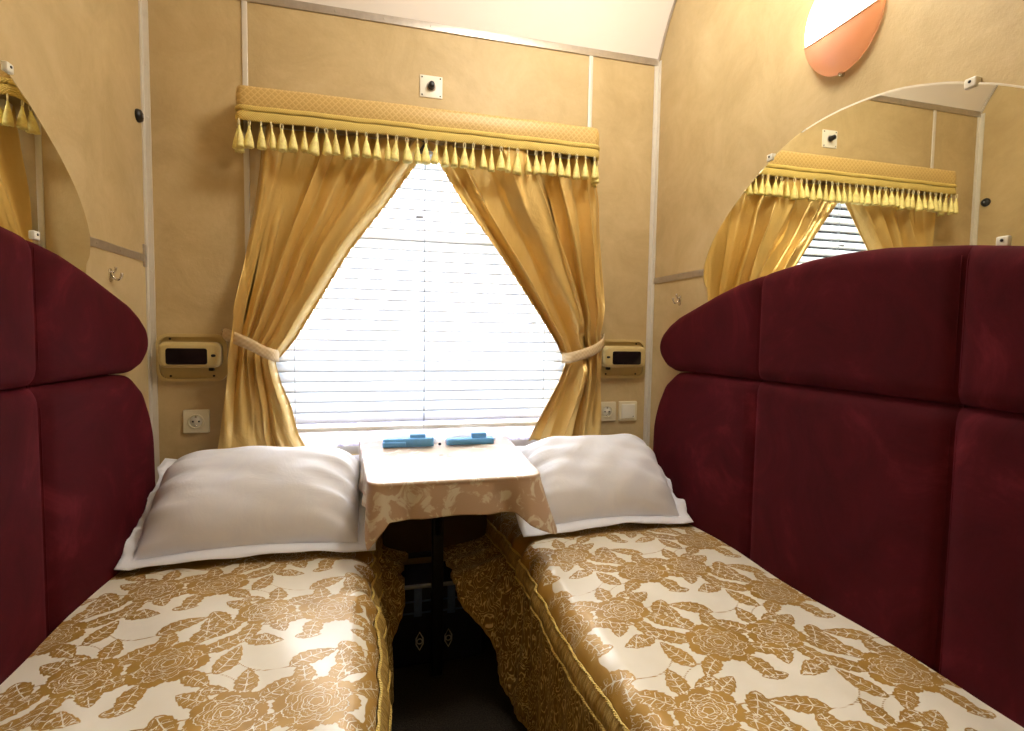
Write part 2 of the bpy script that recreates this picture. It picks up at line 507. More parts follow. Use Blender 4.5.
# ------------------------------------------------------------------ pelmet with tassels
PY = 1.945
PX0, PX1 = -0.436, 0.845
pel = thing('pelmet', 'gold fabric curtain pelmet with a row of yellow tassels above the window', 'pelmet', (XM, D, 1.83))
def pel_path(n, inset=0.0):
    r = .03; pts = [(PX0+inset, D-.001)]
    a = [(PX0+inset, PY+r)]
    for k in range(1, 7):
        t = PI/2*k/6; a.append((PX0+r+inset-r*math.cos(t), PY+r-r*math.sin(t)))
    m = 90
    b = [(PX0+r+inset+(PX1-PX0-2*r-2*inset)*k/m, PY) for k in range(1, m)]
    c = []
    for k in range(0, 7):
        t = PI/2*k/6; c.append((PX1-r-inset+r*math.sin(t), PY+r-r*math.cos(t)))
    return pts+a+b+c+[(PX1-inset, D-.001)]
pp = pel_path(0)
def band(z0, z1, out, wav=0.0, rows=5, bulge=0.0):
    P = []
    for k in range(rows):
        t = k/(rows-1); z = z0+(z1-z0)*t
        q = []
        for (x, y) in pp:
            o = out + bulge*math.sin(PI*t)
            sx = -1 if x < PX0+.02 else (1 if x > PX1-.02 else 0)
            ww = wav*math.sin(x*23)+wav*.6*math.sin(x*57+1)
            yy = y - o if y < PY+.03 else y
            q.append((x+sx*o, yy, z+ww*(0.5+.5*t)))
        P.append(q)
    return P
o = MB().grid(band(1.962, 1.892, 0, .0012, 8, .004)).build('valance_fabric', M['pelmet'], pel); add_solid(o, .003, 0)
mb = MB().grid(band(1.900, 1.884, .004, .0012, 5, .003)); mb.grid(band(1.882, 1.851, .003, .0012, 6, .003))
o = mb.build('braid_trim', M['braid'], pel); add_solid(o, .002, 0)
MB().box((PX0+.006, PY+.01, 1.952), (PX1-.006, D-.001, 1.960)).build('top_board', M['table'], pel)
# one tassel, then copies
def tassel_mesh():
    mb = MB()
    prof = [(.0022, 0), (.0036, -.003), (.0030, -.008), (.0046, -.014), (.0078, -.028), (.0106, -.044), (.0124, -.058), (.0130, -.066), (.006, -.0655)]
    n = 26; rings = []
    for r, h in prof:
        rings.append([(r*(1+.10*(k % 2))*math.cos(2*PI*k/n), r*.8*(1+.10*(k % 2))*math.sin(2*PI*k/n), h-(.003*((k*7) % 5)/5 if h < -.056 else 0)) for k in range(n)])
    mb.grid(rings, wrap_v=True); mb.f.append(tuple(range(n))); mb.f.append(tuple(len(mb.v)-n+k for k in range(n)))
    return mb
def loop_mesh():
    return MB().tube([(.0042*math.cos(t), 0, .0095+.0095*math.sin(t)) for t in np.linspace(0, 2*PI, 14)[:-1]], .0015, 6, closed=True)
tz = 1.834
tm = tassel_mesh(); lm = loop_mesh()
tm.v = [(a*1.22, b*1.22, c) for a, b, c in tm.v]
src = tm.build('tassel', M['tassel'], None); lsrc = lm.build('cord_loop', M['loop'], None); lsrc.parent = src
src.parent = pel
L = PX1-PX0
spots = [(PX0-.003, D-.055), (PX0-.003, D-.09)]+[(PX0+.008+.0337*k, PY-.004) for k in range(38)]+[(PX1+.003, D-.09), (PX1+.003, D-.055)]
for i, (x, y) in enumerate(spots):
    if i == 0: t, l = src, lsrc
    else:
        t = src.copy(); l = lsrc.copy(); COL.objects.link(t); COL.objects.link(l); t.parent = pel; l.parent = t
    t.location = Vector((x+random.uniform(-.004, .004), y-random.uniform(0, .003), tz+random.uniform(-.002, .001)))-Vector(pel.location)
    t.rotation_euler = (random.uniform(-.06, .06), random.uniform(-.14, .14), random.uniform(0, 6))
    t.scale = (random.uniform(.85, 1.1),)*2+(random.uniform(.95, 1.1),)

# ------------------------------------------------------------------ curtains
def sm_(t):
    t = min(1, max(0, t)); return t*t*(3-2*t)
def curtain(side):
    s = 1 if side == 'left' else -1
    # silhouettes on the curtain plane (z, x): outer (wall side) and inner (window side)
    if side == 'left':
        outer = [(.74, -.525), (.90, -.500), (1.00, -.482), (1.13, -.462), (1.27, -.448), (1.5, -.420), (1.7, -.392), (1.86, -.374)]
        inner = [(.74, -.235), (.80, -.265), (.90, -.286), (1.00, -.318), (1.09, -.338), (1.17, -.270), (1.30, -.180), (1.46, -.082), (1.65, .058), (1.86, .205)]
    else:
        outer = [(.74, .905), (.90, .902), (1.00, .893), (1.13, .880), (1.27, .905), (1.5, .905), (1.7, .897), (1.86, .872)]
        inner = [(.74, .590), (.80, .615), (.90, .665), (1.00, .712), (1.09, .742), (1.17, .698), (1.30, .590), (1.46, .470), (1.65, .322), (1.86, .178)]
    nz, ns = 110, 230
    N = 3.9
    pts = []
    seed = 0.7 if side == 'left' else 2.9
    for i in range(nz):
        t = i/(nz-1)
        z0 = 1.86-(1.86-.745)*t
        row = []
        tie = math.exp(-((z0-1.115)/.10)**2)
        for j in range(ns):
            u = j/(ns-1)
            z = z0 - (u-.5)*.075*math.exp(-((z0-1.115)/.16)**2)
            xo = lerp_pts(outer, z0); xi = lerp_pts(inner, z0)
            w = abs(xi-xo)
            # nonuniform folds
            ph = 2*PI*(N*u+.30*math.sin(2*PI*u*1.7+seed)+.12*math.sin(2*PI*u*4.1+seed*3)+.06*math.sin(z*5+u*9+seed))
            A = .050*(0.72+.34*math.sin(5.3*u+seed*2)+.16*math.sin(z*6+u*14))
            A *= min(1.0, .55+1.3*(w/.55)) if tie < .3 else 1.0
            A *= 1-.25*tie
            low = sm_((1.08-z0)/.18)   # under the tieback the outer breadth hangs flat
            flat_u = .62 if side == 'left' else .34
            if u < flat_u: A *= 1-.92*low*min(1, (flat_u-u)/.10)
            f = math.sin(ph)
            f = .72*f+.28*math.copysign(abs(f)**.5, f)+.16*math.sin(2*ph+1.0+seed+z)
            curl = .22*A*math.sin(2*ph+.5)
            edge = min(u, 1-u)*10
            if edge < 1: curl *= edge
            x = xo+(xi-xo)*u + s*curl
            y = 2.002 - A*f - .004*math.sin(z*21+u*30+seed)*(1-tie) - .012*tie*math.sin(PI*u)
            y = min(y, 2.018)
            y = max(y, 1.9+.062*min(1, tie*1.5))
            ret = sm_(1-u/.075)*(1-tie)*sm_((z0-1.10)/.55)      # the outer hem returns to the wall
            y = y+(D-.008-y)*ret
            row.append((x, y, z))
        pts.append(row)
    return MB().grid(pts)
oL = curtain('left').build('curtain', M['satin'], at=(-.4, 2.0, .75)); add_solid(oL, .0022, 0)
tag(oL, 'gold satin curtain tied back on the left side of the window', 'curtain', 'gold satin curtains')
oR = curtain('right').build('curtain', M['satin'], at=(.8, 2.0, .75)); add_solid(oR, .0022, 0)
tag(oR, 'gold satin curtain tied back on the right side of the window', 'curtain', 'gold satin curtains')

def tieback(name_label, hook, front, group):
    """ribbon from the wall hook round the front of the gathered curtain and back"""
    t = thing('curtain_tieback', name_label, 'tieback', hook, group)
    path = spline(front, 60)
    rows = []
    for i, p in enumerate(path):
        h = .021 if 4 < i < 56 else .012+.009*min(i, 59-i)/4
        rows.append([(p.x, p.y, p.z+h), (p.x, p.y-.001, p.z+h*.35), (p.x, p.y-.001, p.z-h*.35), (p.x, p.y, p.z-h)])
    o = MB().grid(rows).build('band', M['tie'], t); add_solid(o, .003, 0)
    x, y, z = hook
    mb = MB().lathe([(.008, 0), (.008, .002), (.003, .004)], (x, D, z+.004), (0, -1, 0), 12)
    mb.tube([(x, D-.002, z+.004), (x, D-.018, z+.002), (x, D-.024, z+.010), (x, D-.022, z+.018)], .0025, 8)
    mb.build('hook', M['chrome'], t)
    return t
tieback('pale lace tieback around the left curtain, hooked beside the left reading lamp', (-.512, D, 1.150),
        [(-.512, D-.020, 1.152), (-.488, 2.010, 1.148), (-.455, 1.972, 1.138), (-.405, 1.952, 1.118), (-.365, 1.946, 1.096), (-.334, 1.955, 1.082),
         (-.322, 1.985, 1.078), (-.334, 2.028, 1.082), (-.38, 2.044, 1.105), (-.46, 2.048, 1.135), (-.508, 2.050, 1.150)], 'lace tiebacks')
tieback('pale lace tieback around the right curtain, hooked above the right reading lamp', (.926, D, 1.156),
        [(.926, D-.020, 1.158), (.912, 2.010, 1.148), (.885, 1.972, 1.128), (.84, 1.952, 1.106), (.79, 1.946, 1.090), (.748, 1.952, 1.078),
         (.728, 1.985, 1.074), (.745, 2.028, 1.078), (.80, 2.044, 1.095), (.88, 2.048, 1.130), (.922, 2.050, 1.154)], 'lace tiebacks')

# ------------------------------------------------------------------ backrests
BC = 1.06          # middle of the backrest along the berth
def arch(y):       # top edge of the backrest (z) over y
    a = abs(y-BC)
    pts = [(0, 1.380), (.10, 1.377), (.16, 1.370), (.27, 1.357), (.38, 1.338), (.487, 1.311), (.627, 1.268), (.706, 1.244), (.76, 1.218), (.80, 1.190), (.826, 1.160), (.84, 1.120)]
    return lerp_pts(pts, a)
TIP = BC+.84
SEAMZ = 1.042
def backrest(side):
    wx = XL if side == 'left' else XR; s = 1 if side == 'left' else -1
    T = .060
    bk = thing('berth_backrest', ('burgundy velvet padded backrest along the left wall above the left berth' if side == 'left' else
               'burgundy velvet padded backrest along the right wall above the right berth'), 'backrest', (wx, BC, .50), 'burgundy backrests')
    def prof01(d, w, p=2.6):   # 0 at edge -> 1 inside distance w
        t = max(0.0, min(1.0, d/w)); return (1-(1-t)**p)**(1/p)
    def seamdip(y, ys):
        v = 0
        for q in ys: v += .014*math.exp(-((y-q)/.013)**2)+.007*math.exp(-((y-q)/.05)**2)
        return v
    def cushion(y0, y1, lowf, highf, rnd0, rnd1, name):
        ny, nz = 46, 40
        P = []
        for i in range(ny):
            u = i/(ny-1)
            uu = u if not rnd1 else 1-(1-u)**1.6
            uu = uu if not rnd0 else (uu**1.6)
            y = y0+(y1-y0)*uu
            lo, hi = lowf(y), highf(y); row = []
            for j in range(nz):
                v = .5-.5*math.cos(PI*j/(nz-1)); z = lo+(hi-lo)*v
                d = min(z-lo, hi-z)
                e = prof01(d, .050)
                if rnd1: e *= prof01(y1-y, .05) if hi-lo > 1e-4 else 0
                if rnd0: e *= prof01(y-y0, .05) if hi-lo > 1e-4 else 0
                h = .016+(T-.010)*e
                if not rnd1: h -= seamdip(y, [y1])*e
                if not rnd0: h -= seamdip(y, [y0])*e
                h += .006*math.sin(PI*v)*math.sin(PI*u)*e
                row.append((wx+s*h, y, z))
            P.append(row)
        # back sheet closes the cushion on the wall
        base = MB(); base.grid(P)
        B = [[(wx+s*.001, q[1], q[2]) for q in r] for r in (P[0], P[-1])]
        rim = [P[0], [(wx+s*.001, q[1], q[2]) for q in P[0]]]
        base.grid(rim); base.grid([P[-1], [(wx+s*.001, q[1], q[2]) for q in P[-1]]])
        base.grid([[r[0] for r in P], [(wx+s*.001, r[0][1], r[0][2]) for r in P]])
        base.grid([[r[-1] for r in P], [(wx+s*.001, r[-1][1], r[-1][2]) for r in P]])
        return base.build(name, M['velvet'], bk)
    Y = [BC-.84, .782, 1.342, TIP]
    # upper row: headrest panels; the tip panel curls under to the seam at y 1.79
    def up_low(y):
        a = abs(y-BC)
        return lerp_pts([(0, SEAMZ), (.625, SEAMZ-.004), (.73, SEAMZ-.008), (.775, SEAMZ+.004), (.815, SEAMZ+.035), (.84, SEAMZ+.078)], a)
    def lo_high(y):
        a = abs(y-BC)
        return lerp_pts([(0, SEAMZ+.001), (.625, SEAMZ-.003), (.71, SEAMZ-.010), (.77, SEAMZ-.050), (.81, SEAMZ-.115), (.845, SEAMZ-.205), (.868, SEAMZ-.33)], a)
    for k in range(3):
        cushion(Y[k], Y[k+1], up_low, arch, k == 0, k == 2, 'headrest_panel')
    Y2 = [BC-.868, .782, 1.342, BC+.868]
    for k in range(3):
        cushion(Y2[k], Y2[k+1], lambda y: .46, lo_high, k == 0, k == 2, 'back_panel')
    # double stitched welts on the seams
    for q in Y[1:3]:
        mb = MB()
        for dy in (-.006, .006):
            mb.tube([(wx+s*(.0490-(.016 if (z > SEAMZ-.03 and z < SEAMZ+.03) else 0)), q+dy, z) for z in np.linspace(.50, arch(q)-.02, 40)], .0012, 5)
        mb.build('seam_welt', M['velvet'], bk)
    return bk
backrest('left'); backrest('right')

# ------------------------------------------------------------------ berths and bedspreads
def leaf_fields(px, py, L):
    """signed distance (approx, metres) to a serrated leaf + signed vein field"""
    cx, cy, ang, ln, wd, ns, bend = L
    c, s_ = math.cos(ang), math.sin(ang)
    x = (px-cx)*c+(py-cy)*s_; y = -(px-cx)*s_+(py-cy)*c
    t = x/ln
    y = y - bend*ln*(t*t)
    tc = np.clip(t, 0, 1)
    saw = (tc*ns) % 1.0
    hw = wd*np.sin(PI*tc**.75)**.8*(1-.22*saw)
    d = np.abs(y)-hw
    d = np.where((t < 0) | (t > 1), np.maximum(d, np.maximum(-x, x-ln)), d)
    # veins: midrib and slanted side veins
    mid = y
    lat = ((tc*ns*.8-np.abs(y)/wd*.55+.25) % 1.0-.5)*(ln/(ns*.8))
    lat = np.where((np.abs(y) < hw*.8) & (np.abs(y) > .002), lat, .05)
    v = np.where(np.abs(mid) < np.abs(lat), mid, lat)
    return d, v
def flower_fields(px, py, F):
    cx, cy, R, npet, ph = F
    x, y = px-cx, py-cy
    r = np.hypot(x, y*1.12); th = np.arctan2(y, x)+ph
    def edge(R0, k, p, am, fine):
        return R0*(1-am+am*np.abs(np.cos(th*k/2+p))**.7 + fine*np.sin(th*k*5+p))
    e0 = edge(R, npet, 0, .16, .028)
    d = r-e0
    v = np.full_like(r, .05)
    for (q, k, p) in ((.76, npet, .9), (.54, npet-1, .2), (.34, npet-2, 1.3), (.17, 5, .5)):
        w = r-edge(R*q, k, p, .22, .03)
        v = np.where(np.abs(w) < np.abs(v), w, v)
    # radial petal creases
    rad = np.sin(th*npet/2+1.57)*r*.5
    rad = np.where((r > R*.55) & (r < R*.92), rad, .05)
    v = np.where(np.abs(rad) < np.abs(v), rad, v)
    return d, v
def stem_fields(px, py, S):
    (x0, y0), (x1, y1), bend = S
    dx, dy = x1-x0, y1-y0; ln = math.hypot(dx, dy); c, s_ = dx/ln, dy/ln
    x = (px-x0)*c+(py-y0)*s_; y = -(px-x0)*s_+(py-y0)*c
    t = np.clip(x/ln, 0, 1)
    y = y-bend*ln*4*t*(1-t)
    return np.hypot(y, np.maximum(0, np.maximum(-x, x-ln)))-.0016
TW, TH = .29, .34
def motif_list():
    d2 = math.radians
    F = [(.080, .085, .076, 8, .2), (.225, .255, .066, 7, .9)]
    L = []
    for (cx, cy, base, rr, k) in ((.080, .085, 20, .070, 0), (.225, .255, 200, .060, 1)):
        for a, ln, wd, ns, bd in ((0, .105, .026, 6, .10), (42, .085, .024, 5, -.12), (95, .070, .022, 5, .1), (178, .095, .027, 6, -.10), (222, .080, .024, 5, .12), (290, .075, .022, 5, -.1)):
            A = d2(base+a+k*11)
            L.append((cx+rr*.85*math.cos(A), cy+rr*.85*math.sin(A), A+d2(16 if a % 2 == 0 else -18), ln*(1-.08*k), wd, ns, bd))
    L += [(.175, .03, d2(65), .095, .025, 6, .15), (.205, .145, d2(-25), .085, .022, 5, .12), (.02, .195, d2(40), .10, .027, 6, -.12), (.11, .275, d2(-60), .080, .023, 5, .15),
          (.12, .185, d2(100), .060, .016, 4, 0), (.265, .11, d2(120), .055, .015, 4, 0), (.015, .30, d2(10), .055, .015, 4, 0), (.16, .325, d2(-10), .055, .016, 4, 0)]
    S = [((.175, .03), (.11, .085), .15), ((.205, .145), (.13, .12), -.2), ((.02, .195), (.08, .13), .2), ((.11, .275), (.19, .255), -.15), ((.02, .195), (-.08, .23), .15), ((.175, .03), (.23, -.05), .2)]
    return F, L, S
def floral(u, v):
    """u across, v along (metres) -> motif sdf, vein field; half-drop repeat"""
    col = np.floor(u/TW)
    m = np.full_like(u, 1.0); ve = np.full_like(u, .05)
    F, L, S = motif_list()
    v2 = v+np.where(col % 2 == 1, TH*.5, 0)
    for du in (-1, 0, 1):
        shift = np.where((col+du) % 2 == 1, TH*.5, 0)
        vv = (v+shift) % TH
        uu = u-(col+du)*TW
        for dv in (-1, 0, 1):
            px, py = uu, vv-dv*TH
            for Lf in L:
                sel = (np.abs(px-Lf[0]) < .16) & (np.abs(py-Lf[1]) < .16)
                if not sel.any(): continue
                d, w = leaf_fields(px[sel], py[sel], Lf)
                cm = m[sel]; cv = ve[sel]
                cv = np.where(d < 0, w, cv)
                rim = np.where((d < .0022) & (d > -.0030) & (cm < -.002), d, .05)   # outline where leaves overlap
                cv = np.where(np.abs(rim) < np.abs(cv), rim, cv)
                m[sel] = np.minimum(cm, d); ve[sel] = cv
            for S_ in S:
                d = stem_fields(px, py, S_)
                m = np.minimum(m, d)
    for du in (-1, 0, 1):
        shift = np.where((col+du) % 2 == 1, TH*.5, 0)
        vv = (v+shift) % TH; uu = u-(col+du)*TW
        for dv in (-1, 0, 1):
            px, py = uu, vv-dv*TH
            for f in F:
                sel = (np.abs(px-f[0]) < .11) & (np.abs(py-f[1]) < .11)
                if not sel.any(): continue
                d, w = flower_fields(px[sel], py[sel], f)
                cm = m[sel]; cv = ve[sel]
                cv = np.where(d < 0, w, cv)
                rim = np.where((np.abs(d) < .003) & (cm < 0), d, .05)
                cv = np.where(np.abs(rim) < np.abs(cv), rim, cv)
                m[sel] = np.minimum(cm, d); ve[sel] = cv
    return m, ve

def sm(t): t = min(1, max(0, t)); return t*t*(3-2*t)
def bed(side):
    left = side == 'left'
    wx = XL if left else XR; s = 1 if left else -1       # s: from wall towards the aisle
    xe = -0.002 if left else 0.447                         # inner edge of the top
    xin = abs(xe-wx)                                      # width wall -> edge
    def X(a): return wx+s*a
    # berth box
    b = thing('sleeping_berth', 'fixed %s berth, its box hidden under the gold floral bedspread' % side, 'berth', (X(xin/2), .95, 0), 'berths under the bedspreads')
    MB().box((X(.002), -.02, .0), (X(xin-.06), D-.004, .38), .004).build('base', M['wood'], b)
    MB().box((X(.004), -.01, .385), (X(xin-.055), D-.008, BED_Z-.055), .03).build('mattress', M['linen'], b)
    # bedspread
    sp = thing('bedspread', ('gold and cream floral brocade bedspread on the left berth' if left else 'gold and cream floral brocade bedspread on the right berth'),
               'bedspread', (X(xin/2), .95, BED_Z), 'floral bedspreads')
    R = .052 if left else .055
    y0, y1 = -.03, D-.02
    # profile across: (a, z), from the backrest to the trim at the edge
    flat = xin-R-.02
    prof = []
    na = int(flat/.004)
    for k in range(na): prof.append((.064+(flat-.044)*k/na, 0.0))
    arc = R*PI/2*.92
    nb = int(arc/.004)
    for k in range(nb+1):
        t = PI/2*.92*k/nb
        prof.append((xin-R+R*math.sin(t), -R+R*math.cos(t)))
    # cumulative arc length for the pattern
    A = np.array([p[0] for p in prof]); Zp = np.array([p[1] for p in prof])
    S = np.concatenate([[0], np.cumsum(np.hypot(np.diff(A), np.diff(Zp)))])
    ny = int((y1-y0)/.004); Yv = np.linspace(y0, y1, ny)
    AA, YY = np.meshgrid(A, Yv); ZZ = np.tile(Zp, (ny, 1)); SS = np.tile(S, (ny, 1))
    # soft crown, sag at the wall, folds along the rounded edge near the pillow
    crown = .014*np.sin(PI*np.clip(AA/xin, 0, 1))-.006
    e = np.clip((AA-(xin-R-.10))/(R+.10), 0, 1)
    near_p = np.exp(-((YY-1.58)/.22)**2)
    fold = (np.sin(YY*62+AA*16)*.5+np.sin(YY*37+1.3+AA*9)*.5)*e*e*(.003+.011*near_p)
    und = .003*np.sin(YY*9+AA*7)+.002*np.sin(AA*31+YY*13)
    slump = -.020*np.exp(-((YY-2.0)/.30)**2)
    big = .010*e*np.sin(YY*6.3+.8)
    Zw = BED_Z+ZZ+crown+fold*.8+und+slump
    Xw = wx+s*(AA+(fold*1.2+big)*np.clip(e*1.4-.4, 0, 1))
    P = np.stack([Xw, YY, Zw], -1)
    verts = P.reshape(-1, 3)
    m = len(A)
    idx = np.arange(ny*m).reshape(ny, m)
    faces = np.stack([idx[:-1, :-1], idx[:-1, 1:], idx[1:, 1:], idx[1:, :-1]], -1).reshape(-1, 4)
    base = Vector(sp.location)
    me = bpy.data.meshes.new('top_panel')
    me.from_pydata((verts-np.array(base)).tolist(), [], faces.tolist())
    off = .11 if left else .03
    mo, ve = floral((SS+off).reshape(-1)+2.0, YY.reshape(-1)*(1)+4.0+(.05 if left else .23))
    # plain gold border along the hanging edge and at the pillow end
    sr = SS.reshape(-1); yr = YY.reshape(-1)
    wob = .006*np.sin(yr*41)+.004*np.sin(yr*97)
    bd = np.maximum(sr-(S[-1]-.040)-wob, yr-1.60-.01*np.sin(sr*50))
    mo = np.minimum(mo, -bd)
    for nm, arr in (('motif', mo), ('vein', ve)):
        at = me.attributes.new(nm, 'FLOAT', 'POINT'); at.data.foreach_set('value', arr.astype(np.float32))
    me.materials.append(M['brocade'])
    for p in me.polygons: p.use_smooth = True
    bm = bmesh.new(); bm.from_mesh(me); bmesh.ops.recalc_face_normals(bm, faces=bm.faces); bm.to_mesh(me); bm.free()
    top = bpy.data.objects.new('top_panel', me); COL.objects.link(top); top.parent = sp
    # edge line on which trim and side drop hang
    ex = Xw[:, -1]; ez = Zw[:, -1]
    step = 4
    edge = [(float(ex[i]), float(Yv[i]), float(ez[i])) for i in range(0, ny, step)]
    ne = len(edge)
    # gathered fringe band between two cords
    ow = .017 if left else .010
    rows = []
    for k in range(7):
        t = k/6; row = []
        for i in range(0, ny, 1):
            x, y, z = float(ex[i]), float(Yv[i]), float(ez[i])
            rip = .0022*math.sin(i*2.0)+.0016*math.sin(i*.83)
            row.append((x+s*(.004+ow*t+.006*math.sin(PI*t)+rip*math.sin(PI*t)), y, z-.050*t))
        rows.append(row)
    MB().grid(rows).build('fringe_band', M['fringe'], sp)
    mb = MB()
    for t, r in ((0, .0038), (1, .003)):
        pth = [(p[0]+s*(.005+(ow+.001)*t), p[1], p[2]-.050*t+.001) for p in edge]
        # twisted cord: two strands
        for q in (0, PI):
            mb.tube([(p[0]+.0016*math.cos(i*1.3+q), p[1], p[2]+.0016*math.sin(i*1.3+q)) for i, p in enumerate(pth)], r*.7, 5)
    mb.build('twisted_cord', M['braid'], sp)
    # lace side drop down to the floor; its window end is pulled out into the aisle
    apex = .070 if left else .165
    hemz = .025
    nr = 34
    P = []
    for i in range(0, ny, 2):
        y = float(Yv[i]); x = float(ex[i])+s*(ow+.005); z = float(ez[i])-.048
        k = math.exp(-((y-1.78)/.20)**2) if y < 1.78 else 1.0
        hz = hemz+(.335-hemz)*k
        row = []
        for j in range(nr):
            t = j/(nr-1)
            zz = z+(hz-z)*t
            w = .010*math.sin(y*26+.6*t)*t+.006*math.sin(y*71)*t*t
            fl = .045*math.exp(-((y-1.75)/.28)**2)*math.sin(y*62)*t*(1-t)*2
            xx = x+s*(.010*t+w+apex*k*t**1.6+fl)
            row.append((xx, y, zz))
        P.append(row)
    o = MB().grid(P).build('side_drop', M['lace'], sp); add_solid(o, .002, 0)
    # hem fringe
    mb = MB()
    hem = [r[-1] for r in P]
    rows = [[(p[0]+s*.002*math.sin(i*2.1), p[1], p[2]-.018*q+.003) for i, p in enumerate(hem)] for q in (0, .33, .66, 1)]
    o = MB().grid(rows).build('hem_fringe', M['fringe'], sp)
    return sp
bed('left'); bed('right')

# ------------------------------------------------------------------ pillows
def pillow(side):
    left = side == 'left'
    x0, x1 = (-.674, .004) if left else (.462, 1.082)
    F = .052                        # flange of the pillow case
    y_f, z_f = 1.635, .528          # front seam
    y_b, z_b = 1.960, .700
    ax = Vector((0, y_b-y_f, z_b-z_f)); ln = ax.length; ax.normalize(); nor = Vector((0, -ax.z, ax.y))
    p = thing('pillow', ('white pillow propped on the left berth against the window wall' if left else 'white pillow propped on the right berth against the window wall'),
              'pillow', ((x0+x1)/2, 1.8, .52), 'white pillows')
    Fe = .030                       # narrower at the backrest end
    xa, xb = (x0+Fe, x1-F) if left else (x0+F, x1-Fe)
    nu, nv = 90, 60
    def wr(u, v, k):
        # creases that run in from the short ends and corners
        a = 0
        eu = 1-abs(u)
        a += .013*math.sin(v*15+4*u+k)*math.exp(-eu*3.4)+.005*math.sin(v*34+6*u+k*2)*math.exp(-eu*4.5)
        a += .006*math.sin((u*5+v*7)*2.2+k*2)*math.exp(-eu*2.2)*(.5-.5*v)
        a += .004*math.sin(u*6+v*3+k)+.003*math.sin(u*11-v*8+k*3)
        return a
    def surf(u, v, top, k):
        eu = max(0, 1-abs(u)**5)**.55; ev = max(0, 1-abs(v)**2.8)**.62
        T = .150 if top else -.075
        h = T*eu*ev
        if top: h *= 1+.16*v
        a = wr(u, v, k)*eu*ev
        x = (xa+xb)/2+(xb-xa)/2*u*(1-.03*(1-abs(v))*0)
        # the middle of the front edge lifts a little
        lift = .018*math.cos(u*PI/2)*(1-(v+1)/2)
        q = Vector((x, y_f, z_f))+ax*(ln*(v+1)/2)+nor*(h+a)+Vector((0, 0, lift))
        if q.y > D-.008: q.y = D-.008
        return q
    def pts(top, k):
        P = []
        for i in range(nu):
            u = -math.cos(PI*i/(nu-1))
            P.append([surf(u, -math.cos(PI*j/(nv-1)), top, k) for j in range(nv)])
        return P
    k = .4 if left else 2.1
    mb = MB(); A = pts(True, k); mb.grid(A); mb.grid(pts(False, k))
    # bottom keeps off the bed
    v2 = []
    for q in mb.v: v2.append((q[0], q[1], max(q[2], BED_Z+.022)))
    mb.v = v2
    mb.build('pillowcase', M['linen'], p)
    # flange all round
    rim = []
    n = 60
    for i in range(n): rim.append((-1+2*i/n, -1))
    for i in range(40): rim.append((1, -1+2*i/40))
    for i in range(n): rim.append((1-2*i/n, 1))
    for i in range(40): rim.append((-1, 1-2*i/40))
    rows = [[], [], [], []]
    for i, (u, v) in enumerate(rim):
        q = surf(u, v, True, k)
        du = u if abs(abs(u)-1) < 1e-6 else 0; dv = v if abs(abs(v)-1) < 1e-6 else 0
        for r, t in enumerate((-.05, .3, .65, 1.0)):
            w = .005*math.sin(i*.16+k)*t+.0025*math.sin(i*.41)*t
            ee = Fe if ((du < 0) == left) else F
            o = q+Vector((du*ee*t, 0, 0))+ax*(dv*F*t*(.9 if dv < 0 else .8))+nor*(w)
            if dv < 0: o = o+Vector((0, 0, .010*t))
            # end flange turns up along the backrest
            if (du < 0 and left) or (du > 0 and not left): o = o+nor*((.014+.010*math.sin(v*9+k)+.005*math.sin(v*23))*t)+Vector(((.008*math.sin(v*11+k*2))*t, 0, 0))
            o.z = max(o.z, BED_Z+.014+.003*math.sin(i*.17))
            o.y = min(o.y, D-.006)
            if o.z > .70: o.x = min(o.x, -.045) if left else max(o.x, .508)
            rows[r].append(o)
    o = MB().grid(rows, wrap_v=True).build('flange', M['linen'], p); add_solid(o, .002, 0)
    return p
pillow('left'); pillow('right')

# ------------------------------------------------------------------ table and cloth
TX0, TX1, TY0, TZ = -.012, .474, 1.462, .752
tb = thing('folding_table', 'small folding table below the window, on a black post between the berths', 'table', (.23, 1.9, 0))
MB().prism([(a+(a-.231)*.13*max(0, b-1.46)/.5, b) for a, b in rrect(TX0, TX1, TY0, D-.003, .035)], TZ-.020, TZ, lambda a, b, d: (a, b, d), .004).build('tabletop', M['table'], tb)
MB().box((.188, 1.735, .0), (.226, 1.772, TZ-.021), .006).build('leg', M['post'], tb)
MB().tube([(.207, 1.735, .50), (.207, 1.66, .62), (.207, 1.56, .728)], .012, 8).build('strut', M['post'], tb)
# cloth: path round the three free sides
out = []
r = .038
def pathpt():
    P = []
    for k in range(40): P.append(((TX0, D-.02-(D-.02-TY0-r)*k/40), (-1, 0)))
    for k in range(13):
        t = PI/2*k/12; P.append(((TX0+r-r*math.cos(t), TY0+r-r*math.sin(t)), (-math.cos(t), -math.sin(t))))
    for k in range(1, 60): P.append(((TX0+r+(TX1-TX0-2*r)*k/60, TY0), (0, -1)))
    for k in range(13):
        t = PI/2*k/12; P.append(((TX1-r+r*math.sin(t), TY0+r-r*math.cos(t)), (math.sin(t), -math.cos(t))))
    for k in range(1, 41): P.append(((TX1, TY0+r+(D-.02-TY0-r)*k/40), (1, 0)))
    return P
PP = [((p[0]+(p[0]-.231)*.13*max(0, p[1]-1.46)/.5, p[1]), q) for p, q in pathpt()]; npp = len(PP)
cs = [0.0]
for i in range(1, npp): cs.append(cs[-1]+math.dist(PP[i][0], PP[i-1][0]))
cL = cs[46]; cR = cs[40+13+59+6]
rows = []
zt = TZ+.0035
cen = ((TX0+TX1)/2, (TY0+D)/2)
for k in range(9):      # top sheet, shrinking towards the centre
    f = .02+.98*k/8
    rows.append([(cen[0]+(p[0][0]-cen[0])*f, cen[1]+(p[0][1]-cen[1])*f, zt) for p in PP])
